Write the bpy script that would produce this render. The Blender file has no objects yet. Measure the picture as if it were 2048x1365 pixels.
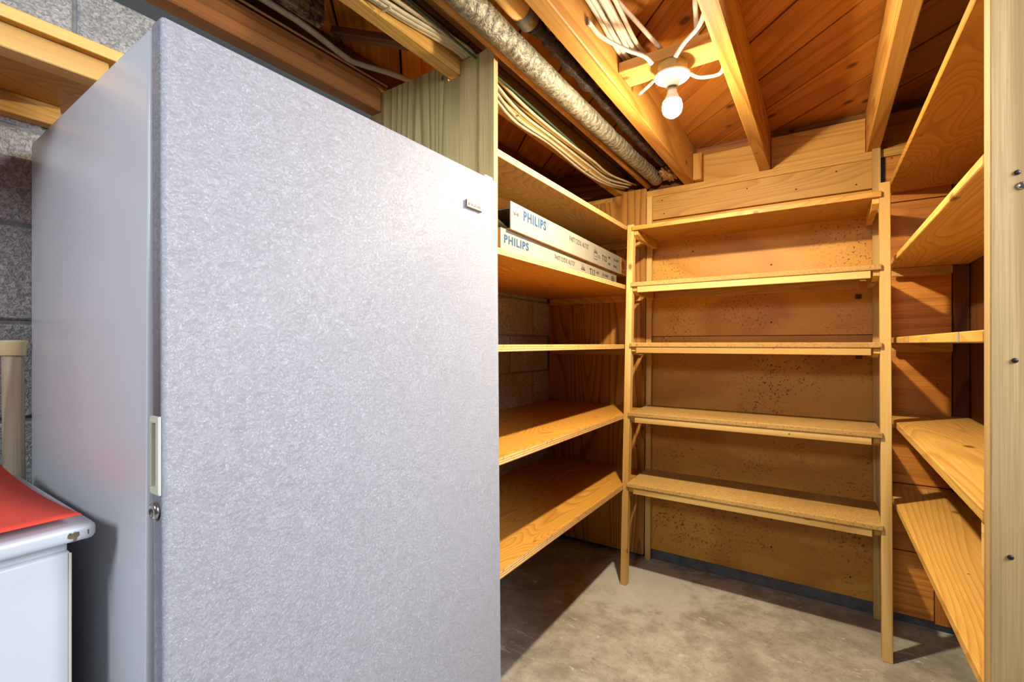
import bpy, bmesh, math, random
from mathutils import Vector, Matrix
random.seed(7)
S = bpy.context.scene
COL = S.collection

# ------------------------------------------------------------------ camera, world, lamps, exposure
cam_d = bpy.data.cameras.new('camera')
cam_d.sensor_width = 36.0
cam_d.lens = 940.0 / 2048.0 * 36.0
cam_d.shift_y = 5.5 / 2048.0
cam_d.clip_start = 0.01
cam = bpy.data.objects.new('camera', cam_d)
cam.location = (0, 0, 1.15)
cam.rotation_euler = (math.radians(90), 0, math.radians(33.45))
COL.objects.link(cam)
S.camera = cam

w = bpy.data.worlds.new('world'); S.world = w; w.use_nodes = True
w.node_tree.nodes['Background'].inputs[0].default_value = (0.90, 0.94, 1.0, 1)
w.node_tree.nodes['Background'].inputs[1].default_value = 0.07

def area(name, loc, target, sx, sy, power, color):
    l = bpy.data.lights.new(name, 'AREA'); l.shape = 'RECTANGLE'; l.size = sx; l.size_y = sy
    l.energy = power; l.color = color
    o = bpy.data.objects.new(name, l); o.location = loc
    o.rotation_euler = (Vector(target) - Vector(loc)).to_track_quat('-Z', 'Y').to_euler()
    COL.objects.link(o); return o
area('basement_ceiling_lamp', (-0.38, -1.25, 2.06), (-0.8, 0.7, 1.0), 0.5, 0.3, 19.0, (0.84, 0.91, 1.0))
side = area('added_side_fill', (1.10, 0.74, 1.72), (-0.7, 0.60, 0.85), 0.4, 0.8, 22.0, (0.84, 0.90, 1.0))  # added cool fill to brighten the freezer door, not a known lamp
side.data.spread = math.radians(115)
BULB_STRENGTH = 4100.0      # front dome of the LED bulb
BULB_SIDE = 270.0           # frosted sides
BULB_COLOR = (1.0, 0.86, 0.62)

S.view_settings.view_transform = 'Standard'
S.view_settings.look = 'None'
S.view_settings.gamma = 1.0
S.view_settings.use_curve_mapping = False
S.view_settings.exposure = 0.32

# ------------------------------------------------------------------ node helpers
def lin(c):
    f = lambda v: v / 12.92 if v <= 0.04045 else ((v + 0.055) / 1.055) ** 2.4
    return tuple(f(v / 255.0) for v in c) + (1.0,)

class NT:
    def __init__(s, name):
        s.m = bpy.data.materials.new(name); s.m.use_nodes = True
        s.t = s.m.node_tree; s.b = s.t.nodes['Principled BSDF']
    def n(s, typ, ins=None, **kw):
        nd = s.t.nodes.new(typ)
        for k, v in kw.items(): setattr(nd, k, v)
        for k, v in (ins or {}).items():
            if isinstance(v, bpy.types.NodeSocket): s.t.links.new(v, nd.inputs[k])
            else: nd.inputs[k].default_value = v
        return nd
    def math(s, op, a, b=0.0, c=0.0):
        return s.n('ShaderNodeMath', {0: a, 1: b, 2: c}, operation=op).outputs[0]
    def vmath(s, op, a, b=(0, 0, 0)):
        return s.n('ShaderNodeVectorMath', {0: a, 1: b}, operation=op).outputs[0]
    def mix(s, f, a, b, mode='MIX'):
        return s.n('ShaderNodeMix', {0: f, 6: a, 7: b}, data_type='RGBA', blend_type=mode).outputs[2]
    def ramp(s, f, stops):
        nd = s.n('ShaderNodeValToRGB', {0: f}); e = nd.color_ramp.elements
        e[0].position, e[0].color = stops[0][0], stops[0][1]
        e[1].position, e[1].color = stops[-1][0], stops[-1][1]
        for p, c in stops[1:-1]:
            x = e.new(p); x.color = c
        return nd.outputs[0]
    def noise(s, v, scale, detail=2.0, rough=0.5, dist=0.0):
        return s.n('ShaderNodeTexNoise', {'Vector': v, 'Scale': scale, 'Detail': detail, 'Roughness': rough, 'Distortion': dist}).outputs[0]
    def obj(s): return s.n('ShaderNodeTexCoord').outputs['Object']
    def rand(s): return s.n('ShaderNodeObjectInfo').outputs['Random']
    def bump(s, h, strength, dist=0.01):
        s.t.links.new(s.n('ShaderNodeBump', {'Height': h, 'Strength': strength, 'Distance': dist}).outputs[0], s.b.inputs['Normal'])
    def color(s, c):
        if isinstance(c, bpy.types.NodeSocket): s.t.links.new(c, s.b.inputs['Base Color'])
        else: s.b.inputs['Base Color'].default_value = c
    def set(s, **kw):
        for k, v in kw.items():
            i = s.b.inputs[k.replace('_', ' ')]
            if isinstance(v, bpy.types.NodeSocket): s.t.links.new(v, i)
            else: i.default_value = v
G = lambda v: (v, v, v, 1)

_wood = {}
def wood(kind, axis):
    """kind: name of a palette; axis: local axis the grain runs along"""
    if (kind, axis) in _wood: return _wood[(kind, axis)]
    P = dict(
        #        light            dark            rings scale stretch  knots  rough fiber
        pine=((212, 166, 84), (160, 106, 38), 28.0, 5.0, 0.10, 0.75, 0.55, 0.35),
        joist=((212, 162, 80), (158, 100, 36), 13.0, 5.0, 0.07, 0.60, 0.6, 0.5),
        plank=((222, 146, 58), (136, 72, 20), 10.0, 4.5, 0.08, 0.9, 0.6, 0.55),
        ply=((202, 148, 62), (158, 102, 34), 30.0, 6.0, 0.22, 0.30, 0.5, 0.25),
        palepine=((218, 184, 116), (178, 132, 64), 6.0, 5.0, 0.08, 0.5, 0.6, 0.35),
        panel=((208, 192, 138), (130, 110, 64), 14.0, 4.5, 0.06, 0.2, 0.6, 0.4),
        fir=((196, 140, 62), (124, 74, 26), 24.0, 5.0, 0.08, 0.25, 0.55, 0.35),
        hard=((200, 146, 58), (174, 116, 40), 2.0, 3.0, 0.5, 0.0, 0.5, 0.08),
        chip=((200, 162, 96), (158, 118, 58), 1.5, 3.0, 0.6, 0.0, 0.7, 0.0),
        dark=((128, 78, 36), (70, 38, 16), 8.0, 5.0, 0.09, 0.5, 0.65, 0.5),
        old=((166, 108, 54), (92, 52, 22), 8.0, 5.0, 0.07, 0.6, 0.65, 0.5),
        stud=((194, 164, 112), (150, 118, 70), 6.0, 4.0, 0.05, 0.3, 0.6, 0.55),
        grey=((186, 172, 146), (140, 124, 100), 6.0, 12.0, 0.05, 0.0, 0.6, 0.5),
        mould=((170, 150, 118), (48, 34, 24), 3.0, 9.0, 0.5, 0.0, 0.8, 0.9),
        edge=((236, 196, 122), (206, 156, 82), 4.0, 12.0, 0.2, 0.0, 0.6, 0.5),
    )[kind]
    light, dark, rings, scale, stretch, knots, rough, fiber = P
    t = NT('%s_wood_%s' % (kind, axis))
    r = t.rand()
    off = t.n('ShaderNodeCombineXYZ', {0: t.math('MULTIPLY', r, 17.3), 1: t.math('MULTIPLY', r, 41.7), 2: t.math('MULTIPLY', r, 29.1)}).outputs[0]
    v = t.vmath('ADD', t.obj(), off)
    sc = [1.0, 1.0, 1.0]; sc['xyz'.index(axis)] = stretch
    vs = t.vmath('MULTIPLY', v, tuple(sc))
    n1 = t.noise(vs, scale, 1.0, 0.4, 0.25)
    saw = t.math('FRACT', t.math('MULTIPLY', n1, rings))
    ring = t.ramp(saw, [(0.0, G(0.0)), (0.55, G(0.35)), (0.86, G(1.0)), (1.0, G(0.0))])
    fs = [1.0, 1.0, 1.0]; fs['xyz'.index(axis)] = 0.018
    n2 = t.noise(t.vmath('MULTIPLY', v, tuple(fs)), 260.0, 3.0, 0.6)
    big = t.noise(t.vmath('MULTIPLY', v, tuple(sc)), 2.3, 3.0, 0.55)
    c = t.mix(t.math('MULTIPLY', ring, {'plank': .5, 'pine': .55, 'old': .6, 'ply': .75}.get(kind, .85)), lin(light), lin(dark))
    c = t.mix(t.math('MULTIPLY', t.ramp(n2, [(0.40, G(0)), (0.72, G(1))]), fiber), c, lin(dark))
    c = t.mix(t.ramp(big, [(0.35, G(0)), (0.75, G(0.45))]), c, lin(dark))
    if knots > 0:
        ks = [2.6, 2.6, 2.6]; ks['xyz'.index(axis)] = 1.6
        vor = t.n('ShaderNodeTexVoronoi', {'Vector': t.vmath('MULTIPLY', v, tuple(ks)), 'Scale': 3.0}).outputs['Distance']
        kd = tuple(x * 0.38 for x in lin(dark)[:3]) + (1,)
        c = t.mix(t.ramp(vor, [(0.05 * knots + .02, G(0.9)), (0.13 * knots + .03, G(0.0))]), c, kd)
        # small nail holes and specks
        v2 = t.n('ShaderNodeTexVoronoi', {'Vector': v, 'Scale': 9.0}).outputs['Distance']
        c = t.mix(t.ramp(v2, [(0.022, G(0.8)), (0.04, G(0.0))]), c, (0.02, 0.012, 0.008, 1))
    if kind == 'hard':
        sp = t.noise(v, 95.0, 2.0, 0.6)
        zone = t.noise(v, 3.5, 2.0, 0.5)
        c = t.mix(t.math('MULTIPLY', t.ramp(sp, [(0.58, G(0)), (0.66, G(1))]), t.ramp(zone, [(0.42, G(0)), (0.62, G(0.85))])), c, lin((70, 38, 16)))
        c = t.mix(t.ramp(t.noise(t.vmath('MULTIPLY', v, (1, 1, 3)), 5.0, 3, .6), [(0.55, G(0)), (0.8, G(0.5))]), c, lin((150, 92, 40)))
    if kind == 'chip':
        c = t.mix(t.ramp(t.noise(v, 130, 3, .7), [(0.52, G(0)), (0.62, G(.65))]), c, lin((128, 88, 40)))
        c = t.mix(t.ramp(t.noise(v, 9, 4, .7), [(0.5, G(0)), (0.7, G(.35))]), c, lin((150, 122, 84)))
    if kind == 'mould':
        c = t.mix(t.ramp(t.noise(v, 40, 5, .7), [(0.45, G(0)), (0.6, G(1))]), c, lin((40, 28, 20)))
    hsv = t.n('ShaderNodeHueSaturation', {'Hue': 0.5, 'Saturation': 1.0, 'Value': t.math('MULTIPLY_ADD', r, 0.26, 0.86), 'Color': c}).outputs[0]
    t.color(hsv)
    t.set(Roughness=rough)
    t.b.inputs['Specular IOR Level'].default_value = 0.3
    t.bump(t.math('ADD', t.math('MULTIPLY', n2, 0.6), t.math('MULTIPLY', ring, -0.25)), 0.25, 0.002)
    _wood[(kind, axis)] = t.m
    return t.m

def ply_edge(axis):
    key = ('plyedge', axis)
    if key in _wood: return _wood[key]
    t = NT('plywood_edge_' + axis)
    o = t.obj()
    sep = t.n('ShaderNodeSeparateXYZ', {0: o}).outputs['xyz'.index(axis)]
    nz = t.noise(o, 30.0, 3, .6)
    st = t.math('SINE', t.math('MULTIPLY_ADD', sep, 900.0, t.math('MULTIPLY', nz, 2.0)))
    c = t.mix(t.ramp(st, [(0.0, G(0)), (0.9, G(1))]), lin((186, 132, 66)), lin((240, 204, 132)))
    c = t.mix(t.ramp(t.noise(o, 60, 3, .6), [(0.56, G(0)), (0.75, G(0.8))]), c, lin((120, 76, 34)))
    t.color(c); t.set(Roughness=0.7)
    _wood[key] = t.m
    return t.m

def plain(name, rgb, rough=0.5, metal=0.0, var=0.0, scale=20.0, bump=0.0, spec=0.5):
    t = NT(name)
    c = lin(rgb)
    if var:
        n = t.noise(t.obj(), scale, 4, .6)
        d = tuple(x * (1 - var) for x in c[:3]) + (1,)
        t.color(t.mix(t.ramp(n, [(0.35, G(0)), (0.7, G(1))]), c, d))
        if bump: t.bump(n, bump, 0.004)
    else: t.color(c)
    t.set(Roughness=rough, Metallic=metal)
    t.b.inputs['Specular IOR Level'].default_value = spec
    return t.m

def mat_block():
    t = NT('painted_concrete_block')
    v = t.vmath('ADD', t.obj(), t.n('ShaderNodeCombineXYZ', {0: t.math('MULTIPLY', t.rand(), 9.0), 1: t.math('MULTIPLY', t.rand(), 23.0)}).outputs[0])
    n = t.noise(v, 130, 4, .65, 0.8); n2 = t.noise(v, 6, 3, .6)
    c = t.mix(t.ramp(n, [(0.40, G(0)), (0.60, G(1))]), lin((140, 142, 146)), lin((206, 206, 204)))
    c = t.mix(t.ramp(n2, [(0.4, G(0)), (0.75, G(.5))]), c, lin((128, 122, 112)))
    t.color(c); t.set(Roughness=0.85); t.bump(n, 0.9, 0.006)
    return t.m

def mat_floor():
    t = NT('worn_concrete_floor')
    v = t.obj()
    n1 = t.noise(v, 2.2, 5, .6, .4); n2 = t.noise(v, 14, 5, .65); n3 = t.noise(v, 120, 3, .6)
    c = t.ramp(n1, [(0.32, lin((134, 128, 116))), (0.5, lin((172, 165, 150))), (0.68, lin((196, 190, 176)))])
    c = t.mix(t.ramp(n2, [(0.40, G(0)), (0.66, G(.7))]), c, lin((128, 119, 103)))
    c = t.mix(t.ramp(n3, [(0.58, G(0)), (0.72, G(.5))]), c, lin((96, 88, 76)))
    vs = t.vmath('MULTIPLY', v, (1.0, 2.4, 1.0))
    n4 = t.noise(vs, 9, 6, .75, .6)
    c = t.mix(t.ramp(n4, [(0.60, G(0)), (0.66, G(.75))]), c, lin((214, 208, 196)))
    n5 = t.noise(t.vmath('ADD', vs, (7, 3, 0)), 12, 6, .8, .8)
    c = t.mix(t.ramp(n5, [(0.63, G(0)), (0.68, G(.8))]), c, lin((84, 74, 62)))
    # a pale worn patch beside the shelf post and two chalky scuffs
    for (x, y, rad, col, a) in ((-0.66, 1.72, .34, (186, 182, 170), .75), (-.33, 1.50, .10, (214, 208, 200), .0)):
        d = t.n('ShaderNodeVectorMath', {0: v, 1: (x, y, 0)}, operation='DISTANCE').outputs['Value']
        d = t.math('ADD', d, t.math('MULTIPLY', t.math('SUBTRACT', n2, .5), rad * 1.2))
        c = t.mix(t.ramp(d, [(rad * .6, G(a)), (rad, G(0))]), c, lin(col))
    t.color(c); t.set(Roughness=t.ramp(n1, [(0.3, G(.55)), (0.7, G(.8))]))
    t.bump(t.math('ADD', n3, t.math('MULTIPLY', n2, 2.0)), 0.18, 0.004)
    return t.m

def mat_freezer(name, rgb, scale, strength, rough):
    t = NT(name)
    v = t.obj()
    w1 = t.n('ShaderNodeTexVoronoi', {'Vector': t.vmath('ADD', v, t.vmath('SCALE', t.n('ShaderNodeTexNoise', {'Vector': v, 'Scale': scale * .6, 'Detail': 2.0}).outputs[1])), 'Scale': scale}, feature='DISTANCE_TO_EDGE').outputs[0]
    n = t.noise(v, scale * 1.4, 3, .6, 1.5)
    h = t.math('ADD', t.ramp(w1, [(0.0, G(0)), (0.12, G(1))]), t.math('MULTIPLY', n, 1.4))
    c = t.mix(t.ramp(t.noise(v, 3, 3, .6), [(0.4, G(0)), (0.8, G(.15))]), lin(rgb), lin((196, 196, 200)))
    t.color(c); t.set(Roughness=rough); t.bump(h, strength, 0.0012)
    t.b.inputs['Specular IOR Level'].default_value = 0.35
    return t.m

def mat_wrap():
    t = NT('silver_pipe_wrap')
    v = t.obj()
    n = t.noise(v, 45, 4, .65, 1.2)
    wv = t.n('ShaderNodeTexWave', {'Vector': v, 'Scale': 9.0, 'Distortion': 4.0, 'Detail': 3.0, 'Detail Scale': 3.0}, wave_type='BANDS', bands_direction='Y').outputs[1]
    c = t.mix(t.ramp(n, [(0.35, G(0)), (0.65, G(1))]), lin((96, 88, 70)), lin((168, 162, 138)))
    t.color(c); t.set(Roughness=0.5, Metallic=0.35)
    t.bump(t.math('ADD', n, t.math('MULTIPLY', wv, .4)), 1.0, 0.008)
    return t.m

def mat_tar():
    t = NT('tarry_black_lagging')
    n = t.noise(t.obj(), 40, 5, .7, .6)
    t.color(t.ramp(n, [(0.4, lin((26, 18, 16))), (0.62, lin((58, 40, 34))), (0.75, lin((104, 66, 50)))]))
    t.set(Roughness=0.6); t.bump(n, 1.0, 0.012)
    return t.m

def mat_emit(name, strength):
    t = NT(name)
    t.color((1, .95, .85, 1))
    t.b.inputs['Emission Color'].default_value = BULB_COLOR + (1,)
    t.b.inputs['Emission Strength'].default_value = strength
    return t.m

M_BLOCK = mat_block(); M_FLOOR = mat_floor()
M_MORTAR = plain('grey_mortar', (138, 138, 138), .9, 0, .4, 40, .6)
M_CONC = plain('dark_concrete_footing', (96, 98, 100), .85, 0, .45, 18, .6)
M_DOOR = mat_freezer('white_leather_grain_door', (204, 205, 216), 95.0, 0.9, 0.36)
M_CASE = mat_freezer('white_pebbled_case', (206, 208, 214), 170.0, 0.10, 0.16)
M_ENAMEL = plain('white_enamel', (196, 199, 205), .32)
M_CREAM = plain('cream_plastic', (214, 216, 196), .4)
M_GASKET = plain('grey_gasket', (120, 128, 134), .6)
M_CHROME = plain('chrome', (200, 198, 192), .2, 1.0)
M_BLACK = plain('black_plastic', (18, 18, 18), .5)
M_BADGE = plain('badge_face', (226, 222, 200), .4)
M_RED = plain('red_sheet', (226, 70, 48), .8, 0, .06, 9)
M_RUST = plain('rusted_chip', (120, 100, 78), .8, 0, .5, 120)
M_RUBBER = plain('cream_rubber', (214, 204, 152), .55)
M_CARD = plain('white_carton', (134, 130, 117), .6, 0, .05, 12)
M_KRAFT = plain('brown_card', (164, 128, 82), .8, 0, .25, 25)
M_TAN = plain('tan_print', (206, 160, 104), .7)
M_BLUE = plain('blue_print', (0, 54, 90), .6)
M_INK = plain('black_print', (16, 15, 15), .6)
M_CABLE = plain('white_cable_sheath', (196, 182, 148), .5, 0, .2, 30)
M_CABLEW = plain('bright_cable_sheath', (228, 220, 200), .5, 0, .12, 30)
M_CABLEG = plain('grey_cable_sheath', (176, 166, 146), .6, 0, .2, 30)
M_GREEN = plain('green_wire', (52, 82, 66), .5)
M_STEEL = plain('dull_steel', (150, 146, 138), .4, 0.9, .2, 60)
M_PORC = plain('white_porcelain', (240, 238, 230), .25)
M_BOX = plain('painted_junction_box', (196, 168, 104), .6, 0, .2, 50)
M_COPPER = plain('aged_copper_pipe', (190, 132, 62), .5, .2, .35, 18)
M_BROWNPIPE = plain('brown_iron_pipe', (92, 56, 34), .6, .3, .5, 25)
M_WRAP = mat_wrap(); M_TAR = mat_tar(); M_EMIT = mat_emit('glowing_bulb_side', BULB_SIDE); M_DOME = mat_emit('glowing_bulb_dome', BULB_STRENGTH)

# ------------------------------------------------------------------ object helpers
W = {}
def wl(o): return W.get(o.name, Vector((0, 0, 0)))
def link(o, parent, loc):
    COL.objects.link(o); loc = Vector(loc)
    if parent is not None:
        o.parent = parent; o.location = loc - wl(parent)
    else: o.location = loc
    W[o.name] = loc
    return o
def thing(name, label, cat, loc, group=None):
    o = bpy.data.objects.new(name, None); o.empty_display_size = .05
    link(o, None, loc); o['label'] = label; o['category'] = cat
    if group: o['group'] = group
    return o
def tag(o, label, cat, group=None):
    o['label'] = label; o['category'] = cat
    if group: o['group'] = group
    return o
def structure(name, loc=(0, 0, 0)):
    o = bpy.data.objects.new(name, None); o.empty_display_size = .05
    link(o, None, loc); o['kind'] = 'structure'; return o
def finish(name, bm, mats, parent, loc, smooth=False):
    me = bpy.data.meshes.new(name); bm.to_mesh(me); bm.free()
    if not isinstance(mats, (list, tuple)): mats = [mats]
    for m in mats: me.materials.append(m)
    if smooth:
        for p in me.polygons: p.use_smooth = True
    return link(bpy.data.objects.new(name, me), parent, loc)
def bevel(bm, w, seg=1):
    if w > 0:
        bmesh.ops.bevel(bm, geom=bm.edges[:], offset=w, segments=seg, affect='EDGES', profile=.5, clamp_overlap=True)
def box(name, x0, x1, y0, y1, z0, z1, mat, parent=None, bv=.0015, seg=1, edge=None, edge_axes='', smooth=False, warp=None):
    """axis aligned board; edge: second material for the faces facing edge_axes"""
    c = Vector(((x0 + x1) / 2, (y0 + y1) / 2, (z0 + z1) / 2))
    bm = bmesh.new(); bmesh.ops.create_cube(bm, size=1)
    for v in bm.verts: v.co = Vector((v.co.x * (x1 - x0), v.co.y * (y1 - y0), v.co.z * (z1 - z0)))
    bevel(bm, bv, seg)
    if edge:
        for f in bm.faces:
            n = f.normal; k = max(range(3), key=lambda i: abs(n[i]))
            if 'xyz'[k] in edge_axes: f.material_index = 1
    if warp:
        for v in bm.verts: v.co = warp(v.co + c) - c
    return finish(name, bm, [mat, edge] if edge else mat, parent, c, smooth)
def quadboard(name, base, top, wx, wy, mat, parent, bv=.0015):
    """post from base centre to top centre (may lean)"""
    b = Vector(base); t = Vector(top); c = (b + t) / 2
    bm = bmesh.new(); bmesh.ops.create_cube(bm, size=1)
    for v in bm.verts:
        e = b if v.co.z < 0 else t
        v.co = Vector((e.x + v.co.x * wx, e.y + v.co.y * wy, e.z)) - c
    bevel(bm, bv)
    return finish(name, bm, mat, parent, c)
def prism(name, poly, axis, a0, a1, mats, parent=None, edge_index=None):
    """polygon (2D) extruded along axis between a0 and a1"""
    k = 'xyz'.index(axis); o = [i for i in range(3) if i != k]
    def p3(p, a):
        v = [0, 0, 0]; v[o[0]] = p[0]; v[o[1]] = p[1]; v[k] = a; return Vector(v)
    pts = [p3(p, a) for a in (a0, a1) for p in poly]
    c = sum(pts, Vector()) / len(pts); n = len(poly)
    bm = bmesh.new(); vs = [bm.verts.new(p - c) for p in pts]
    bm.faces.new(vs[:n]); bm.faces.new(vs[n:][::-1])
    for i in range(n):
        f = bm.faces.new((vs[i], vs[(i + 1) % n], vs[n + (i + 1) % n], vs[n + i]))
        if edge_index is not None: f.material_index = edge_index
    bmesh.ops.recalc_face_normals(bm, faces=bm.faces)
    return finish(name, bm, mats, parent, c)
def smooth_path(pts, sub=6):
    P = [Vector(p) for p in pts]
    if len(P) < 3: return P
    out = []
    for i in range(len(P) - 1):
        p0 = P[max(i - 1, 0)]; p1 = P[i]; p2 = P[i + 1]; p3 = P[min(i + 2, len(P) - 1)]
        for s in range(sub):
            u = s / sub
            out.append(.5 * ((2 * p1) + (-p0 + p2) * u + (2 * p0 - 5 * p1 + 4 * p2 - p3) * u * u + (-p0 + 3 * p1 - 3 * p2 + p3) * u ** 3))
    out.append(P[-1]); return out
def tube(name, pts, r, mat, parent=None, seg=10, sub=6, flat=1.0, lump=0.0):
    P = smooth_path(pts, sub); c = sum(P, Vector()) / len(P)
    bm = bmesh.new(); rings = []
    up = Vector((0, 0, 1))
    for i, p in enumerate(P):
        d = (P[min(i + 1, len(P) - 1)] - P[max(i - 1, 0)]).normalized()
        side = d.cross(up)
        if side.length < .05: side = d.cross(Vector((1, 0, 0)))
        side.normalize(); nrm = side.cross(d).normalized()
        rr = r * (1 + lump * (random.random() - .5)) if lump else r
        rings.append([bm.verts.new(p - c + side * math.cos(a) * rr * flat + nrm * math.sin(a) * rr)
                      for a in (2 * math.pi * k / seg for k in range(seg))])
    for a, b in zip(rings[:-1], rings[1:]):
        for k in range(seg): bm.faces.new((a[k], a[(k + 1) % seg], b[(k + 1) % seg], b[k]))
    bm.faces.new(rings[0][::-1]); bm.faces.new(rings[-1])
    bmesh.ops.recalc_face_normals(bm, faces=bm.faces)
    return finish(name, bm, mat, parent, c, True)
def lathe(name, prof, loc, mat, parent=None, seg=28, axis='z'):
    """profile of (radius, height)"""
    bm = bmesh.new(); rings = []
    for r, h in prof:
        ring = []
        for k in range(seg):
            a = 2 * math.pi * k / seg
            p = Vector((r * math.cos(a), r * math.sin(a), h))
            if axis == 'y': p = Vector((p.x, -p.z, p.y))
            if axis == 'x': p = Vector((p.z, p.x, p.y))
            ring.append(bm.verts.new(p))
        rings.append(ring)
    for a, b in zip(rings[:-1], rings[1:]):
        for k in range(seg): bm.faces.new((a[k], a[(k + 1) % seg], b[(k + 1) % seg], b[k]))
    bm.faces.new(rings[0]); bm.faces.new(rings[-1])
    bmesh.ops.recalc_face_normals(bm, faces=bm.faces)
    o = finish(name, bm, mat, parent, loc, True)
    for p in o.data.polygons:
        if len(p.vertices) > 4: p.use_smooth = False
    return o
def lettering(text, parent, origin, right, upv, wid, hei, mat, bold=0.0, name='lettering'):
    cu = bpy.data.curves.new('lettering', 'FONT'); cu.body = text; cu.extrude = .002; cu.offset = bold; cu.resolution_u = 3; cu.space_character = 1.18
    tmp = bpy.data.objects.new('lettering', cu); COL.objects.link(tmp)
    dg = bpy.context.evaluated_depsgraph_get()
    me = bpy.data.meshes.new_from_object(tmp.evaluated_get(dg))
    bpy.data.objects.remove(tmp)
    xs = [v.co.x for v in me.vertices]; ys = [v.co.y for v in me.vertices]
    x0, x1, y0, y1 = min(xs), max(xs), min(ys), max(ys)
    R = Vector(right).normalized(); U = Vector(upv).normalized(); N = R.cross(U)
    for v in me.vertices:
        a = (v.co.x - x0) / (x1 - x0) * wid; b = (v.co.y - y0) / (y1 - y0) * hei
        v.co = R * a + U * b + N * (v.co.z * .1 + .0002)
    me.materials.clear(); me.materials.append(mat)
    return link(bpy.data.objects.new(name, me), parent, origin)
def nail(parent, p, axis='y', r=.004, mat=None):
    return lathe('nail', [(r * .9, 0), (r, .0008), (r * .6, .002), (0.0005, .0022)], p, mat or M_STEEL, parent, 10, axis)

# ------------------------------------------------------------------ room shell
XW = -1.364       # block wall face
YB = 2.50         # face of the boards on the back wall
XR = 0.473        # plywood on the right
fl = box('floor', XW - .15, 1.4, -1.7, 2.7, -.08, 0, M_FLOOR, None, 0); fl['kind'] = 'structure'

wall = structure('wall_left', (XW, 0, 0))
box('mortar', XW - .15, XW - .005, -1.2, 2.6, 0, 1.945, M_MORTAR, wall, 0)
CH = .199
bmb = bmesh.new(); bmesh.ops.create_cube(bmb, size=1)
for v in bmb.verts: v.co = Vector((v.co.x * .06, v.co.y * .391, v.co.z * .190))
bevel(bmb, .004, 1)
blockmesh = bpy.data.meshes.new('concrete_block'); bmb.to_mesh(blockmesh); bmb.free(); blockmesh.materials.append(M_BLOCK)
rr = random.Random(3)
for k in range(10):
    off = .285 if k % 2 == 0 else .05
    if k == 9: off = .331
    zc = k * CH + CH / 2
    j = -4
    while off + .4 * j < 2.5:
        yc = off + .4 * j + .2
        if yc > -1.2 and yc < 2.58:
            o = bpy.data.objects.new('concrete_block', blockmesh)
            x = XW - .03 + rr.uniform(-.002, .002)
            if k == 9: zc2 = 1.87; o.scale = (1, 1, .78)
            else: zc2 = zc
            link(o, wall, (x, yc, zc2))
        j += 1

back = structure('wall_back', (0, 2.6, 0))
box('footing', XW, 1.2, 2.512, 2.60, 0, 1.96, M_CONC, back, .003)
box('sill_plate', XW + .03, .60, 2.482, 2.511, 1.928, 1.961, wood('pine', 'x'), back)
box('header_board', -.772, .20, 2.485, 2.511, 1.805, 1.9275, wood('pine', 'x'), back)
box('back_panel', -.80, .215, 2.502, 2.5115, 1.190, 1.803, wood('hard', 'x'), back, .001)
box('back_panel', -.80, .215, 2.502, 2.5115, .056, 1.187, wood('hard', 'x'), back, .001)
zs = [.035, .30, .575, .86, 1.150, 1.445, 1.735, 1.955]
for i in range(len(zs) - 1):
    box('back_board', .217, .372 if i < 1 else .425, 2.497, 2.5115, zs[i] + .002, zs[i + 1] - .002, wood('plank', 'x'), back)
box('back_board', .3745, .425, 2.493, 2.5115, .03, .298, wood('plank', 'z'), back)
box('corner_stud', .4275, XR - .002, 2.470, 2.5115, .02, 1.955, wood('dark', 'z'), back)
for (x, z) in ((-.55, 1.62), (-.55, 1.40), (-.2, 1.52), (-.2, 1.25), (-.2, 1.05), (-.65, .42), (-.2, .33), (-.2, .2), (.1, .14)):
    nail(back, (x, 2.5015, z), 'y', .004, M_BROWNPIPE)
for (x, z) in ((.128, 1.352), (.130, 1.095)):
    b = box('bolt', x - .011, x + .011, 2.494, 2.5015, z - .010, z + .010, M_BROWNPIPE, back, .002)
for (x, z) in ((-.70, 1.90), (-.69, 1.83), (-.3, 1.89), (-.1, 1.85), (.05, 1.90), (.12, 1.83)):
    nail(back, (x, 2.4845, z), 'y', .0035, M_BROWNPIPE)

wr = structure('wall_right', (XR, 1.8, 0))
box('wall_panel', XR, XR + .012, 1.12, 2.51, .01, 1.955, wood('dark', 'z'), wr, .001)

wf = structure('wall_front', (.8, 1.1, 0))
box('wall_panel', .36, 1.40, 1.090, 1.102, 0, 2.145, wood('panel', 'z'), wf, .001)

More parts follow.
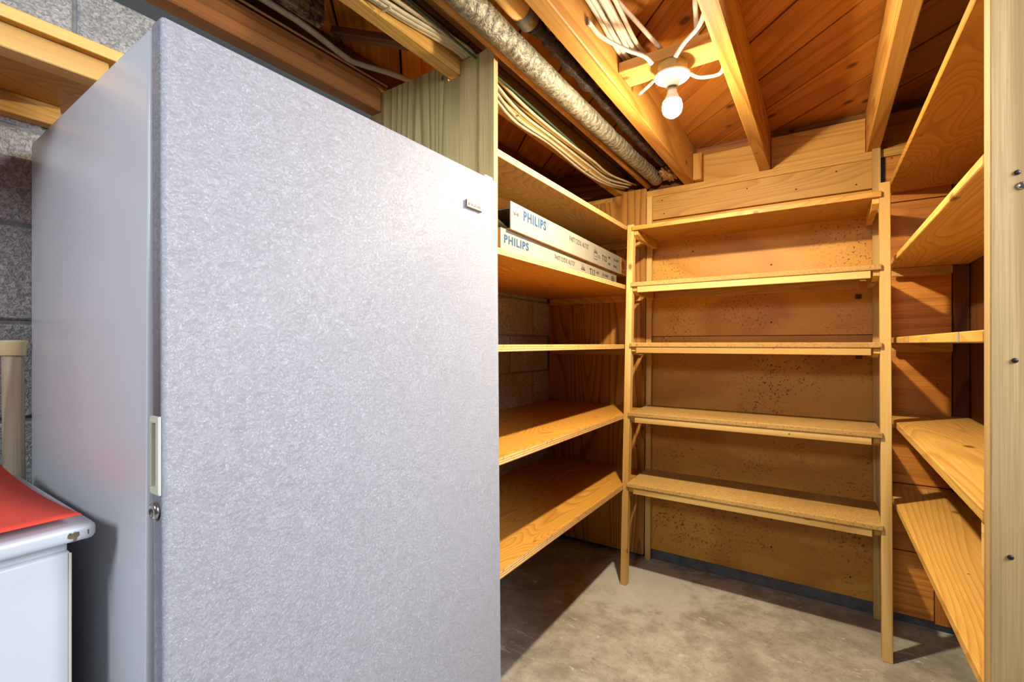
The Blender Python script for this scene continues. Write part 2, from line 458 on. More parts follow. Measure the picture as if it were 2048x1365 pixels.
# ------------------------------------------------------------------ ceiling planks (diagonal), blocking
ceil = structure('ceiling', (0, 1.2, 2.15))
ZC = 2.150
def clip_poly(poly, axis, lim, keep_less):
    out = []
    for i in range(len(poly)):
        a = poly[i]; b = poly[(i + 1) % len(poly)]
        ia = (a[axis] <= lim) == keep_less; ib = (b[axis] <= lim) == keep_less
        if ia: out.append(a)
        if ia != ib:
            t = (lim - a[axis]) / (b[axis] - a[axis]); out.append((a[0] + t * (b[0] - a[0]), a[1] + t * (b[1] - a[1])))
    return out
q = math.sqrt(.5)
pitch = .2687
for i in range(-11, 10):
    s0 = 1.537 + pitch * i + .006; s1 = s0 + pitch - .012
    # band s0 < x+y < s1
    poly = [(-6, s0 + 6), (-6, s1 + 6), (6, s1 - 6), (6, s0 - 6)]
    for ax, lim, kl in ((0, -1.45, False), (0, .75, True), (1, -.05, False), (1, 2.60, True)):
        poly = clip_poly(poly, ax, lim, kl)
        if len(poly) < 3: break
    if len(poly) < 3: continue
    cx = sum(p[0] for p in poly) / len(poly); cy = sum(p[1] for p in poly) / len(poly)
    dz = random.uniform(0, .004)
    bm = bmesh.new()
    def loc(p): dx, dy = p[0] - cx, p[1] - cy; return (dx - dy) * q, (dx + dy) * q
    n = len(poly)
    vs = [bm.verts.new((*loc(p), 0)) for p in poly] + [bm.verts.new((*loc(p), .02)) for p in poly]
    bm.faces.new(vs[:n]); bm.faces.new(vs[n:])
    for k in range(n): bm.faces.new((vs[k], vs[(k + 1) % n], vs[n + (k + 1) % n], vs[n + k]))
    bmesh.ops.recalc_face_normals(bm, faces=bm.faces)
    o = finish('plank', bm, wood('plank', 'x'), ceil, (cx, cy, ZC + dz))
    o.rotation_euler = (0, 0, -math.pi / 4)
# subfloor boards lying over the planks close the ceiling above the joints
box('upper_floor', -1.5, .8, -.1, 2.65, ZC + .026, ZC + .045, M_BLACK, ceil, 0)
box('rim_board', -1.5, .8, 2.547, 2.565, 1.963, ZC + .0255, wood('old', 'x'), ceil)

JT = ZC - .001
joists = [(-.956, -.910, 'pine', 'rough joist above the plywood partition with white cables along its side'),
          (-.590, -.540, 'joist', 'lit ceiling joist left of the bare bulb, beside the black lagged pipe'),
          (-.248, -.202, 'joist', 'ceiling joist just right of the bare bulb fixture'),
          (.155, .201, 'joist', 'ceiling joist nearest the right shelves, with a waney rough edge')]
for (x0, x1, kd, lab) in joists:
    o = box('ceiling_joist', x0, x1, -.05, 2.56, 1.962, JT, wood(kd, 'y'), None, .003)
    tag(o, lab, 'joist', 'ceiling joists')
o = box('rim_beam', -1.315, -1.262, -.05, 2.46, 1.946, 2.036, wood('old', 'y'), None, .003)
tag(o, 'dark wooden beam lying along the top of the block wall behind the white freezer', 'beam')
box('blocking', -.538, -.250, 2.500, 2.535, 1.963, 2.098, wood('pine', 'x'), ceil)
box('blocking', -.200, .153, 2.500, 2.535, 1.963, 2.112, wood('pine', 'x'), ceil)
box('blocking', .203, .60, 2.500, 2.535, 1.963, 2.112, wood('plank', 'x'), ceil)
box('blocking', -1.45, -.957, 2.520, 2.545, 1.963, 2.148, wood('dark', 'x'), ceil)
box('blocking', -.909, -.592, 2.520, 2.545, 1.963, 2.148, wood('dark', 'x'), ceil)
box('scab_block', -.538, -.497, 2.445, 2.498, 1.964, 2.096, wood('joist', 'z'), ceil, .003)
box('wall_lath', -1.45, -1.33, -.05, 2.5, 2.04, 2.148, wood('dark', 'y'), ceil)
# a mouldy offcut and a bridging strut in the left bay
o = box('offcut_board', -1.215, -1.185, .25, .825, 2.060, 2.147, wood('mould', 'y'), None, .002)
tag(o, 'mould-spotted grey board end above the rim beam near the top of the picture', 'board')
def strut(name, a, b, wd, th, mat, parent):
    a = Vector(a); b = Vector(b); d = b - a; L = d.length
    bm = bmesh.new(); bmesh.ops.create_cube(bm, size=1)
    for v in bm.verts: v.co = Vector((v.co.x * L, v.co.y * wd, v.co.z * th))
    bevel(bm, .0015)
    o = finish(name, bm, mat, parent, (a + b) / 2)
    o.rotation_euler = d.to_track_quat('X', 'Z').to_euler()
    return o
o = strut('bridging_strut', (-1.24, .90, 2.10), (-.975, .965, 2.005), .045, .019, wood('dark', 'x'), None)
tag(o, 'grey diagonal bridging strut between the rim beam and the rough joist', 'strut')

# ------------------------------------------------------------------ upright freezer
FX, FY0, FY1, FT = -.700, .252, .994, 1.569
fz = thing('upright_freezer', 'tall white upright freezer with leather-grain door, filling the left of the room', 'freezer', (-1.0, .62, 0))
def case_warp(p):
    p = p.copy()
    if p.x > -.9:
        p.x += -.018 * (1 - p.z / 1.55)
        if p.z > 1.5: p.z += .017
    return p
box('body', -1.310, -.737, FY0, FY1, .05, 1.549, M_CASE, fz, .006, 3, smooth=True, warp=case_warp)
box('base', -1.29, -.80, FY0 + .02, FY1 - .02, 0, .052, M_BLACK, fz, .003)
box('gasket', -.7625, -.7325, FY0 + .012, FY1 - .012, .07, 1.545, M_GASKET, fz, .003)
def door_warp(p):
    p = p.copy(); p.x += .014 * (1 - p.z / 1.57); return p
door = box('door', FX - .0335, FX, FY0, FY1, .065, FT, M_DOOR, fz, .006, 4, smooth=True, warp=door_warp)
# cut the recess for the pocket handle
zx = lambda z: .014 * (1 - z / 1.57)
hx0, hx1 = FX - .0305 + zx(1.0), FX - .0065 + zx(1.0)
cut = box('cutter', hx0, hx1, FY0 - .01, FY0 + .022, .960, 1.0545, M_CREAM, None, 0)
md = door.modifiers.new('cut', 'BOOLEAN'); md.object = cut; md.operation = 'DIFFERENCE'; md.solver = 'EXACT'
bpy.context.view_layer.update()
dg = bpy.context.evaluated_depsgraph_get()
nm = bpy.data.meshes.new_from_object(door.evaluated_get(dg))
door.modifiers.clear(); door.data = nm
bpy.data.objects.remove(cut)
# pocket handle: rim plus tub
bm = bmesh.new()
def ringpts(x0, x1, z0, z1, y): return [bm.verts.new((x, y, z)) for x, z in ((x0, z0), (x1, z0), (x1, z1), (x0, z1))]
def bridge(a, b):
    for k in range(4): bm.faces.new((a[k], a[(k + 1) % 4], b[(k + 1) % 4], b[k]))
hc = Vector(((hx0 + hx1) / 2, FY0, 1.007)); hw = (hx1 - hx0) / 2; hh = .0472
r0 = ringpts(-hw - .002, hw + .002, -hh - .003, hh + .003, -.0002)
r1 = ringpts(-hw - .002, hw + .002, -hh - .003, hh + .003, -.003)
r2 = ringpts(-hw + .0045, hw - .0065, -hh + .0055, hh - .0055, -.0035)
r3 = ringpts(-hw + .006, hw - .0085, -hh + .009, hh - .009, .018)
bridge(r0, r1); bridge(r1, r2); bridge(r2, r3); bm.faces.new(r3)
bmesh.ops.recalc_face_normals(bm, faces=bm.faces)
bmesh.ops.bevel(bm, geom=[e for e in bm.edges if len(e.link_faces) == 2], offset=.001, segments=2, affect='EDGES', clamp_overlap=True)
hd = finish('handle', bm, M_CREAM, door, hc); hd['label'] = 'cream recessed pocket handle'
lk = lathe('lock', [(.0105, 0), (.0115, .003), (.0095, .006), (.0065, .0065), (.006, .004), (.0035, .004), (.003, .0005)], (FX - .0175 + zx(.93), FY0 - .0002, .9365), M_CHROME, door, 24, 'y'); lk['label'] = 'round chrome key lock'
lathe('keyhole', [(.0028, 0), (.0028, .0045)], (FX - .0175 + zx(.93), FY0 - .0002, .9365), M_BLACK, lk, 10, 'y')
bx = FX + zx(1.48)
bd = box('badge', bx - .0005, bx + .0045, .858, .919, 1.4705, 1.4895, M_CHROME, door, .0015); bd['label'] = 'small silver-framed maker badge'
bf = box('badge_face', bx + .0043, bx + .0052, .8605, .9165, 1.4735, 1.4870, M_BADGE, bd, .0003)
lettering('FRIGIDAIRE', bd, (bx + .0053, .8725, 1.4768), (0, 1, 0), (0, 0, 1), .040, .0068, M_INK, .012)
box('emblem', bx + .0051, bx + .0056, .8640, .8702, 1.4768, 1.4836, M_INK, bd, .0003)
box('hinge_cap', FX - .05, FX - .012, .955, .990, FT - .0005, FT + .012, M_ENAMEL, fz, .004, 2, smooth=True)

# ------------------------------------------------------------------ storage shelves left (plywood)
ls = thing('plywood_shelving', 'deep plywood shelving on the left between partition and back wall, holding the lamp cartons', 'shelving', (-1.08, 1.8, 0))
PX = -.785
poly = [(XW + .004, 0), (PX, 0), (PX, 2.010), (-.840, 1.999), (-.9075, 1.999), (-.9075, 1.955), (-.9585, 1.955), (-.9585, 2.008), (-1.2595, 2.008), (-1.2595, 1.942), (XW + .004, 1.942)]
prism('partition_panel', poly, 'y', 1.094, 1.113, [wood('panel', 'z'), ply_edge('y')], ls, 1)['label'] = 'grey-stained plywood partition'
poly = [(XW + .004, .03), (-.796, .03), (-.779, 1.972), (-.9075, 1.972), (-.9075, 1.955), (-.9585, 1.955), (-.9585, 1.932), (XW + .004, 1.932)]
prism('end_panel', poly, 'y', 2.462, 2.4805, [wood('fir', 'z'), ply_edge('y')], ls, 1)
SH = [(1.698, 1.720), (1.412, 1.432), (1.126, 1.147), (.792, .815), (.456, .481)]
for (a, b) in SH:
    box('shelf', XW + .006, -.790, 1.1135, 2.4615, a, b, wood('ply', 'y'), ls, .001, edge=ply_edge('z'), edge_axes='x')
for (a, b) in SH:
    box('cleat', XW + .02, -.80, 2.440, 2.4615, a - .036, a - .0002, wood('pine', 'x'), ls)
    box('cleat', XW + .02, -.815, 1.1135, 1.133, a - .036, a - .0002, wood('pine', 'x'), ls)
for (y, z) in ((1.25, 1.94), (1.75, 1.80)): pass

# ------------------------------------------------------------------ back shelves
bs = thing('back_shelving', 'narrow five-tier shelves on slim posts against the back wall', 'shelving', (-.3, 2.32, 0))
Lb, Lt = (-.792, 2.176, 0), (-.756, 2.176, 1.712)
quadboard('post', Lb, Lt, .030, .036, wood('palepine', 'z'), bs)
quadboard('post', (.196, 2.176, 0), (.188, 2.176, 1.735), .032, .036, wood('palepine', 'z'), bs)
quadboard('post', (-.777, 2.489, 0), (-.761, 2.4740, 1.927), .028, .018, wood('palepine', 'z'), bs)
quadboard('post', (.192, 2.484, 0), (.187, 2.4715, 1.990), .028, .020, wood('palepine', 'z'), bs)
BZ = [1.702, 1.438, 1.155, .828, .493]
for i, z in enumerate(BZ):
    f = z / 1.712
    xl = Lb[0] + (Lt[0] - Lb[0]) * f + .009
    xr = .196 - .008 * f - .010
    bm_w = None
    box('shelf', xl, xr, 2.148, 2.4615, z - .020, z, wood('chip' if i else 'ply', 'x'), bs, .003 if i else .0015, 2)
    c0 = xl + .0065
    for s, (a, b) in enumerate(((c0, c0 + .020), (xr - .0265, xr - .0065))):
        poly = [(2.163, z - .0205), (2.461, z - .0205), (2.461, z - .056), (2.200, z - .056), (2.163, z - .040)]
        prism('cleat', poly, 'x', a, b, wood('pine', 'y'), bs)
    if i:
        box('front_rail', c0 + .024, xr - .032, 2.1525, 2.1715, z - .048, z - .0205, wood('palepine', 'x'), bs)
    if i == 1:
        box('rear_rail', c0 + .024, xr - .05, 2.43, 2.4605, z - .056, z - .0205, wood('pine', 'x'), bs)

# ------------------------------------------------------------------ right shelves
rs = thing('right_shelving', 'plain solid-board shelves along the right wall, worn front edges, behind the near stud', 'shelving', (.35, 1.8, 0))
for i, (a, b) in enumerate(((1.770, 1.792), (1.457, 1.477), (1.152, 1.174), (.842, .866), (.548, .571))):
    def wp(p, a=a):
        p = p.copy()
        if p.x < .3: p.x += -.010 * (p.y - 1.1) / 1.4
        return p
    box('shelf', .230, XR - .003, 1.119, 2.4690, a, b, wood('ply' if i == 0 else 'pine', 'y'), rs, .002, warp=wp)
    box('cleat', .238, XR - .003, 1.1185, 1.140 + (.03 if i > 2 else .012), a - .092, a - .0005, wood('edge', 'x'), rs)
    if i: box('cleat', .235, .42, 2.4515, 2.4690, a - .034, a - .0005, wood('pine', 'x'), rs)

for (y, a, b) in ((1.28, 1.153, 1.1735), (1.62, 1.158, 1.169), (1.90, 1.1535, 1.173), (2.08, 1.156, 1.171)):
    xx = .230 - .010 * (y - 1.1) / 1.4
    box('paint_mark', xx - .0008, xx + .0005, y, y + .014, a, b, M_CARD, rs, .0003)

st = thing('wall_stud', 'broad weathered wooden stud at the right edge of the picture, nearest the viewer', 'stud', (.29, 1.1, 0))
box('stud_board', .2305, .345, 1.080, 1.1175, 0, 1.98, wood('stud', 'z'), st, .002)
nail(st, (.2665, 1.0797, 1.404), 'y', .0065, M_CHROME)
for (x, z) in ((.262, 1.426), (.259, 1.123), (.254, .804)):
    nail(st, (x, 1.0797, z), 'y', .0042, M_BLACK)

# ------------------------------------------------------------------ lamp cartons
def carton(label, p0, p1, z0, hgt, dep, texts, open_end):
    p0 = Vector((p0[0], p0[1], z0)); p1 = Vector((p1[0], p1[1], z0)); d = (p1 - p0); L = d.length; d.normalize()
    n = Vector((d.y, -d.x, 0))            # outwards, towards the room
    t = thing('lamp_carton', label, 'box', p0, 'fluorescent tube cartons on the plywood shelf')
    def world(s, zz, out=0.0): return p0 + d * s + n * out + Vector((0, 0, zz))
    th = .003
    def slab(name, s0, s1, o0, o1, a, b, mat, par=t):
        bm = bmesh.new(); vs = [bm.verts.new(world(s, zz, o) - p0) for s in (s0, s1) for o in (o0, o1) for zz in (a, b)]
        for f in ((0, 1, 3, 2), (4, 6, 7, 5), (0, 4, 5, 1), (2, 3, 7, 6), (0, 2, 6, 4), (1, 5, 7, 3)): bm.faces.new([vs[i] for i in f])
        bmesh.ops.recalc_face_normals(bm, faces=bm.faces)
        return finish(name, bm, mat, par, p0)
    slab('front_side', 0, L, -th, 0, .0004, hgt, M_CARD)
    slab('back_side', 0, L, -dep, -dep + th, 0, hgt, M_CARD)
    slab('bottom', 0, L, -dep + th, -.0004, -.0006, th, M_KRAFT)
    slab('top', .06 if open_end else 0, L, -dep + th, -th, hgt - th, hgt, M_CARD)
    slab('end', L - th, L, -dep + th, -th, th, hgt - th, M_TAN)
    if open_end:
        # bent flaps at the open end
        bm = bmesh.new()
        a = [world(.05, hgt - .002, -.02), world(.05, hgt - .002, -dep + .02), world(-.015, hgt + .012, -dep + .03), world(-.02, hgt + .010, -.03)]
        m_ = [world(.02, hgt + .008, -.02), world(.02, hgt + .008, -dep + .02)]
        v = [bm.verts.new(x - p0) for x in (a[0], a[1], m_[1], a[2], a[3], m_[0])]
        bm.faces.new((v[0], v[1], v[2], v[5])); bm.faces.new((v[5], v[2], v[3], v[4]))
        bmesh.ops.solidify(bm, geom=bm.faces[:], thickness=.002)
        finish('flap', bm, M_KRAFT, t, p0)
        bm = bmesh.new()
        v = [bm.verts.new(x - p0) for x in (world(.002, .004, -.01), world(.002, .004, -dep * .6), world(-.03, .035, -dep * .55), world(-.035, .032, -.03), )]
        bm.faces.new(v); bmesh.ops.solidify(bm, geom=bm.faces[:], thickness=.002)
        finish('flap', bm, M_CARD, t, p0)
    else: slab('end', 0, th, -dep + th, -th, th, hgt - th, M_KRAFT)
    for (s, zz, wid, hei, txt, mat, bold) in texts:
        lettering(txt, t, world(s, zz, .0002), d, (0, 0, 1), wid, hei, mat, bold)
    return t, world, L, d, n, p0
def print_lines(t, world, p0, segs, wd, mat, name):
    bm = bmesh.new()
    for (s0, z0, s1, z1) in segs:
        dx, dz = s1 - s0, z1 - z0; ln = math.hypot(dx, dz); px, pz = -dz / ln * wd, dx / ln * wd
        bm.faces.new([bm.verts.new(world(s, z, .0006) - p0) for s, z in ((s0 - px, z0 - pz), (s1 - px, z1 - pz), (s1 + px, z1 + pz), (s0 + px, z0 + pz))])
    bmesh.ops.recalc_face_normals(bm, faces=bm.faces)
    return finish(name, bm, mat, t, p0)
def print_common(t, world, p0, s, zb, full):
    segs = [(s + .012, zb + .042, s + .012, zb + .056), (s + .028, zb + .040, s + .028, zb + .054), (s + .002, zb + .038, s + .020, zb + .042), (s + .020, zb + .038, s + .038, zb + .040), (s, zb + .034, s + .044, zb + .034), (s, zb + .030, s + .044, zb + .030)]
    if full: segs += [(s, zb + .028, s, zb + .002), (s + .040, zb + .028, s + .040, zb + .002), (s, zb + .002, s + .040, zb + .002), (s + .01, zb + .015, s + .03, zb + .015),
                      (s + .052, zb + .024, s + .080, zb + .024), (s + .052, zb + .016, s + .080, zb + .016)]
    print_lines(t, world, p0, segs, .0011, M_INK, 'printed_diagram')
def emblem(t, world, p0, s, z, r):
    bm = bmesh.new(); N = 24
    def ring(ra, rb, half=0):
        va = [bm.verts.new(world(s + 1.25 * ra * math.cos(2 * math.pi * k / N), z + ra * math.sin(2 * math.pi * k / N), .0006) - p0) for k in range(N)]
        vb = [bm.verts.new(world(s + 1.25 * rb * math.cos(2 * math.pi * k / N), z + rb * math.sin(2 * math.pi * k / N), .0006) - p0) for k in range(N)]
        for k in range(N): bm.faces.new((va[k], va[(k + 1) % N], vb[(k + 1) % N], vb[k]))
    ring(r * .72, r); ring(.0003, r * .22)
    for (a, b, c, d) in ((-.6, .28, .6, .28), (-.5, -.3, .5, -.3)):
        bm.faces.new([bm.verts.new(world(s + r * x, z + r * y, .0006) - p0) for x, y in ((a, b - .12), (c, d - .12), (c, d + .12), (a, b + .12))])
    bmesh.ops.recalc_face_normals(bm, faces=bm.faces)
    return finish('printed_emblem', bm, M_INK, t, p0)

lt, lw, LL, ld, ln_, lp = carton('lower white tube carton with blue lettering, lying flat on the plywood shelf', (-.811, 1.165), (-.867, 2.268), 1.4325, .0700, .26,
    [(.020, .0265, .158, .0270, 'PHILIPS', M_BLUE, .036), (.382, .0325, .188, .0185, "F40T12/DX ALTO'", M_INK, 0.0),
     (.737, .0200, .062, .0290, 'T12', M_INK, .02), (.815, .034, .032, .012, '40', M_INK, .02), (.895, .033, .078, .0140, '20,000', M_INK, .012)], False)
print_common(lt, lw, lp, .638, .0, False)
emblem(lt, lw, lp, 1.046, .034, .017)
ut, uw, UL, ud, un, up_ = carton('upper white tube carton with open flapped end, lying on the other carton', (-.800, 1.203), (-.861, 2.389), 1.5040, .0860, .27,
    [(.018, .047, .031, .0120, '50/40', M_INK, 0.0), (.082, .0430, .163, .0330, 'PHILIPS', M_BLUE, .036), (.451, .0480, .200, .0210, "F40T12/DX ALTO'", M_INK, 0.0),
     (.822, .0290, .060, .0260, 'T12', M_INK, .03), (.904, .0500, .030, .0120, '40', M_INK, .02), (.904, .0190, .030, .0120, '48', M_INK, .02),
     (.985, .0500, .076, .0130, '20,000', M_INK, .012), (.985, .0190, .046, .0130, '84', M_INK, .02)], True)
print_common(ut, uw, up_, .716, .018, True)
bm = bmesh.new()
bm.faces.new([bm.verts.new(uw(s, z, .0003) - up_) for s, z in ((1.095, .001), (UL, .001), (UL, .085), (1.095, .085))])
bmesh.ops.recalc_face_normals(bm, faces=bm.faces)
finish('tan_print_band', bm, M_TAN, ut, up_)
emblem(ut, uw, up_, 1.136, .050, .020)
print_lines(ut, uw, up_, [(.0625, .002, .0625, .084)], .0006, M_KRAFT, 'carton_seam')
print_lines(ut, uw, up_, [(1.105, .022, 1.17, .022), (1.105, .017, 1.17, .017), (1.105, .012, 1.17, .012)], .0010, M_INK, 'printed_text_lines')

# ------------------------------------------------------------------ bare bulb fixture and its board
mb = box('mounting_board', -.539, -.249, 1.427, 1.528, 2.0072, 2.040, wood('palepine', 'x'), None, .002)
tag(mb, 'pale flat board spanning two joists, carrying the bulb fixture', 'board')
lf = thing('bulb_fixture', 'white porcelain lampholder with a glowing bare bulb under the ceiling board', 'lamp', (-.385, 1.475, 2.007))
bxm = lathe('junction_box', [(.043, 0), (.046, -.002), (.046, -.030), (.045, -.032)], (-.385, 1.475, 2.0070), M_BOX, lf, 8)
lathe('lampholder', [(.048, 0), (.0535, -.002), (.0535, -.005), (.050, -.010), (.030, -.014), (.021, -.019), (.0185, -.034), (.017, -.036)], (-.385, 1.475, 1.9745), M_PORC, lf, 32)
lathe('bulb_cap', [(.0135, 0), (.0135, -.010), (.0142, -.012)], (-.385, 1.475, 1.939), M_STEEL, lf, 20)
pr = [(.0142, 0), (.0150, -.008), (.0200, -.020), (.0265, -.032), (.0297, -.045), (.0297, -.055), (.0262, -.067), (.0200, -.0745), (.010, -.0812), (.0005, -.0832)]
lb = lathe('light_bulb', pr, (-.385, 1.475, 1.927), M_EMIT, lf, 20)
lb.data.materials.append(M_DOME); lb.data.materials.append(M_PORC)
for p in lb.data.polygons:
    if p.center.z < -.0700: p.material_index = 1
    elif p.center.z > -.027: p.material_index = 2
CB = 'cables around the bulb fixture'
def cable(pts, label, group, r=.0052, mat=None, flat=1.35):
    o = tube('cable', pts, r, mat or (M_CABLEW if group == CB else M_CABLE), None, 10, 6, flat); tag(o, label, 'cable', group); return o
cable([(-.537, 1.190, 2.035), (-.524, 1.251, 2.022), (-.482, 1.328, 2.012), (-.440, 1.375, 2.001), (-.428, 1.410, 1.992)], 'cable looping from a staple on the lit joist to the bulb fixture box', CB)
cable([(-.485, 1.241, 2.115), (-.455, 1.337, 2.092), (-.41, 1.445, 2.047)], 'straight cable dropping from the planks behind the bulb fixture board', CB)
cable([(-.2495, 1.300, 2.040), (-.281, 1.355, 2.022), (-.330, 1.392, 2.010), (-.360, 1.415, 1.993)], 'cable running from the right joist down to the bulb fixture box', CB)
cable([(-.275, 1.30, 2.10), (-.293, 1.36, 2.098), (-.302, 1.411, 2.09), (-.309, 1.459, 2.046)], 'cable hanging straight down behind the right cable of the bulb fixture', CB)
cable([(-.350, 1.540, 2.002), (-.322, 1.562, 1.990), (-.268, 1.567, 1.985), (-.2505, 1.557, 2.000)], 'white cable curving from under the fixture board to the right joist', CB)
cable([(-.455, 1.522, 2.001), (-.478, 1.530, 1.992), (-.510, 1.543, 1.983)], 'short cut cable stub beside the bulb fixture', CB, .0042)
o = box('cable_staple', -.5395, -.534, 1.186, 1.196, 2.022, 2.046, M_STEEL, None, .0005); tag(o, 'small steel staple on the lit joist holding the fixture cable', 'staple')
BN = 'white cables bundled in the bulb bay'
k = 0
for (x, z, dx) in ((-.530, 2.075, .004), (-.516, 2.072, .003), (-.502, 2.078, .0), (-.488, 2.080, .004), (-.474, 2.085, .01), (-.523, 2.092, .0), (-.508, 2.094, .0), (-.494, 2.098, .0)):
    cable([(x + dx, .55, z + .01), (x + .004, .95, z), (x + random.uniform(-.003, .003), 1.20, z + .004), (x - .002, 1.42, z - .012), (x - .004, 1.62, z + .02)],
          'white flat cable in the bundle running along the lit joist above the fixture board', BN, .0049, M_CABLEW)
# tie marks on the bundle
for y in (1.13, 1.17, 1.21): pass

# ------------------------------------------------------------------ pipes and cables in the left bays
o = tube('insulated_pipe', [(-.720, -.05, 1.988), (-.720, .5, 1.987), (-.722, 1.2, 1.984), (-.720, 1.8, 1.99), (-.716, 2.44, 2.003)], .0335, M_WRAP, None, 20, 10, 1.0, .07)
tag(o, 'thick pipe wrapped in crinkled silver insulation running along the ceiling', 'pipe')
for (x, z, r, m, lab) in ((-.770, 1.983, .0142, M_COPPER, 'golden brown pipe left of the silver insulated pipe'),
                          (-.866, 2.030, .0095, M_BROWNPIPE, 'thin dark brown pipe nearest the cable bundle'),
                          (-.748, 2.046, .0085, M_BROWNPIPE, 'thin brown pipe close against the silver insulated pipe'),):
    o = tube('pipe', [(x, -.05, z), (x, 1.2, z + .002), (x, 2.47, z)], r, m, None, 14, 3); tag(o, lab, 'pipe', 'bare pipes along the ceiling')
o = tube('lagged_pipe', [(-.664, 1.094, 2.030), (-.655, 1.18, 2.022), (-.643, 1.45, 2.004), (-.634, 1.9, 2.0), (-.632, 2.24, 2.004)], .0195, M_TAR, None, 14, 16, 1.0, .55)
tag(o, 'lumpy black tar-lagged pipe between the silver pipe and the lit joist', 'pipe')
yp = thing('sleeved_pipe', 'yellowed pipe sleeve ending in a steel clamp above the silver pipe', 'pipe', (-.664, .5, 2.03))
tube('sleeve', [(-.667, -.05, 2.034), (-.665, .6, 2.033), (-.664, 1.045, 2.031)], .0300, wood('edge', 'y'), yp, 18, 4)
tube('clamp', [(-.664, 1.046, 2.031), (-.664, 1.092, 2.030)], .0320, M_STEEL, yp, 18, 1)
JC = 'white cables on the rough joist'
names = ['lowest white cable along the rough joist', 'second lowest white cable along the rough joist', 'middle white cable along the rough joist, crossing the others',
         'white cable farthest from the rough joist, next to the green wire', 'topmost white cable tight against the rough joist']
for i, (x, z, sag, yend) in enumerate(((-.900, 1.972, .038, 2.44), (-.888, 1.967, .028, 2.45), (-.876, 1.969, .016, 2.43), (-.864, 1.980, .006, 2.45), (-.902, 1.990, .006, 2.46))):
    over = 2.0065 + .0008 * i
    cable([(x + .002, .3, z + .004), (x, .72, z), (x + .002, 1.03, over), (x + .002, 1.10, over + .001), (x, 1.16, over - .004), (x - .002 + i * .002, 1.36, z - sag), (x + .003, 1.62, z - sag * .7 - .008), (x - .004 + .003 * i, 1.95, z - sag - .004),
           (x + .006 - i * .002, 2.18, z - sag * .9), (x + .012 + .008 * i, yend, 1.984 + .004 * i)],
          names[i], JC, .0048)
cable([(-.852, .3, 1.998), (-.850, .9, 1.992), (-.848, 1.25, 1.985), (-.852, 1.7, 1.972), (-.872, 2.1, 1.975), (-.86, 2.44, 2.0)], 'thin dark green wire beside the white cables', None, .0036, M_GREEN, 1.0)
for (x, y, z, l) in ((-.884, .78, 1.970, 'white cable clip above the freezer, nearest on the rough joist'), (-.884, 1.36, 1.945, 'white cable clip above the lamp cartons'), (-.884, 1.95, 1.938, 'farthest white cable clip, near the back wall')):
    o = box('cable_clip', x - .016, x + .016, y, y + .007, z - .010, z - .006, M_CABLE, None, .001); tag(o, l, 'clip', 'cable clips on the rough joist')
cable([(-1.234, -.05, 2.068), (-1.231, .677, 2.060), (-1.229, .791, 2.055), (-1.243, .938, 2.046), (-1.236, .990, 2.047), (-1.200, 1.09, 2.052), (-1.16, 1.25, 2.058)], 'thick grey cable along the top of the rim beam', None, .0085, M_CABLEG, 1.2)
cable([(-1.256, -.05, 2.0405), (-1.257, .6, 2.0405), (-1.258, 1.12, 2.0405)], 'thin twisted cord along the upper edge of the rim beam', None, .0036, M_KRAFT, 1.0)

# crumpled paper-faced insulation tucked beside the end of the silver pipe
bm = bmesh.new(); bmesh.ops.create_icosphere(bm, subdivisions=4, radius=1)
rc = random.Random(11)
for v in bm.verts:
    a = v.co
    k = 1 + .28 * math.sin(9 * a.x + 4 * a.y) * math.cos(7 * a.z + 3 * a.x) + rc.uniform(-.12, .12)
    v.co = Vector((a.x * .036 * k, a.y * .075 * k, a.z * .024 * k))
o = finish('insulation_wad', bm, M_KRAFT, None, (-.640, 2.375, 1.995)); tag(o, 'crumpled brown insulation wad between the silver pipe end and the lit joist', 'insulation')

# ------------------------------------------------------------------ corner at far left
ws = thing('wall_shelf', 'wooden shelf on the block wall at top left, above the red-topped chest', 'shelf', (-1.2, -.1, 1.6))
box('shelf_board', XW + .001, -1.035, -.75, .330, 1.6455, 1.666, wood('ply', 'y'), ws, .001, edge=wood('edge', 'y'), edge_axes='x')
box('front_rail', -1.088, -1.050, -.75, .30, 1.607, 1.6453, wood('palepine', 'y'), ws)
box('wall_cleat', XW + .001, -1.330, -.75, .30, 1.604, 1.6453, wood('pine', 'y'), ws)

ch = thing('chest_freezer', 'low white enamelled chest with overhanging chipped lid, at lower left', 'freezer', (-1.05, -.1, 0))
box('body', -1.255, -.868, -.62, .2065, .03, .863, M_ENAMEL, ch, .004, 2, smooth=True)
box('plinth', -1.24, -.89, -.60, .19, 0, .031, M_BLACK, ch, .002)
box('neck', -1.245, -.874, -.615, .204, .8625, .8825, M_ENAMEL, ch, .002)
box('side_trim', -.8682, -.8668, .2035, .2069, .04, .861, M_CREAM, ch, .0005)
lid = box('lid', -1.27, -.838, -.65, .2265, .8820, .9050, M_ENAMEL, ch, .008, 4, smooth=True)
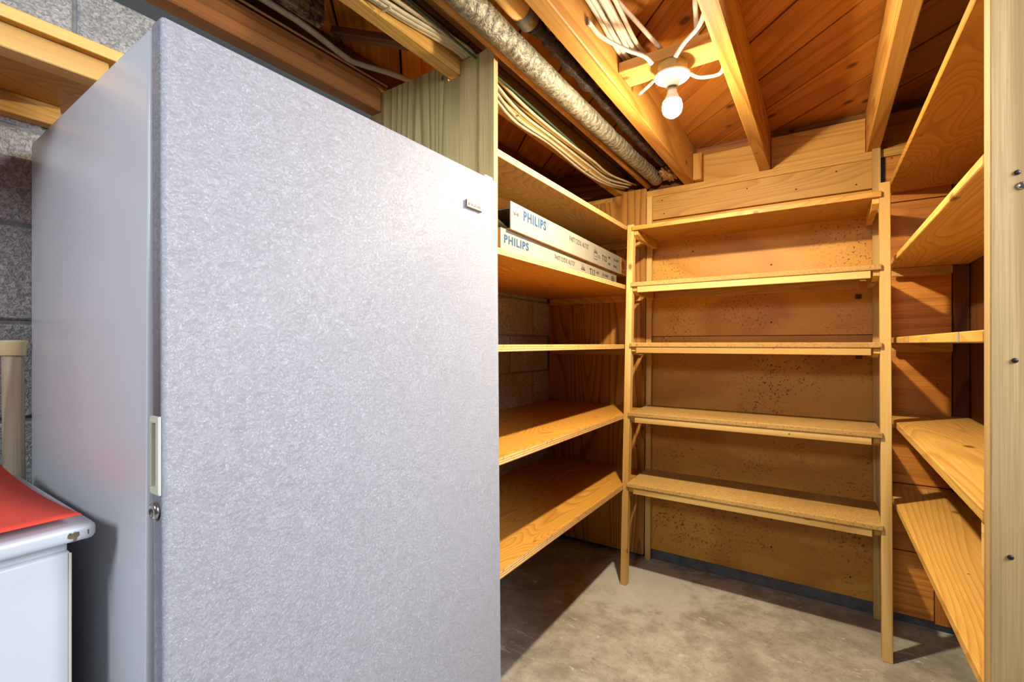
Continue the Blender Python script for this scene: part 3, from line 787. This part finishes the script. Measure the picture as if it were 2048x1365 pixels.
# rust chips on the lid corner
def chip(pts, x):
    bm = bmesh.new(); vs = [bm.verts.new((0, y, z)) for y, z in pts]
    bm.faces.new(vs); r = bmesh.ops.extrude_face_region(bm, geom=bm.faces[:])
    for v in [g for g in r['geom'] if isinstance(g, bmesh.types.BMVert)]: v.co.x += .0006
    bmesh.ops.recalc_face_normals(bm, faces=bm.faces)
    return finish('rust_chip', bm, M_RUST, lid, (x, 0, 0))
chip([(.196, .8945), (.198, .897), (.201, .8955), (.203, .897), (.2075, .896), (.208, .891), (.206, .8895), (.205, .885), (.203, .884), (.202, .888), (.198, .889), (.1955, .891)], -.8381)
chip([(.2160, .896), (.2178, .896), (.2178, .889), (.2165, .890)], -.8383)

rd = thing('red_sheet', 'stiff glossy red sheet with lifted corner lying on the white chest lid', 'sheet', (-1.03, -.1, .9052))
bm = bmesh.new(); NX = 14; grid = []
for i in range(NX + 1):
    u = i / NX; x = -.832 + u * (-1.252 + .832)
    lift = .0160 - .028 * u + .037 * u * u
    row = []
    for j in range(9):
        y = .2085 - .008 * u - j / 8 * .72
        row.append(bm.verts.new((x + 1.03, y + .1, lift)))
    grid.append(row)
for i in range(NX):
    for j in range(8): bm.faces.new((grid[i][j], grid[i + 1][j], grid[i + 1][j + 1], grid[i][j + 1]))
bmesh.ops.recalc_face_normals(bm, faces=bm.faces)
bmesh.ops.solidify(bm, geom=bm.faces[:], thickness=.0012)
finish('sheet', bm, M_RED, rd, (-1.03, -.1, .9052), True)
box('sheet_support', -1.23, -1.20, -.5, .15, .9052, .9230, M_KRAFT, rd, .001)

pl = thing('wooden_pole', 'pale wooden handle with cream rubber cap leaning behind the chest by the freezer', 'handle', (-1.31, .238, 0))
def pole_pt(z): return Vector((-1.3105 + .002 * (1.15 - z), .2270 + .008 * (1.13 - z), z))
tube('shaft', [pole_pt(0.002), pole_pt(.5), pole_pt(.9), pole_pt(1.13)], .0158, wood('grey', 'z'), pl, 16, 3)
lathe('rubber_cap', [(.0175, 0), (.0185, .002), (.0205, .022), (.0218, .027), (.0210, .029), (.012, .030)], pole_pt(1.127), M_RUBBER, pl, 24)['label'] = 'flared cream rubber cap'
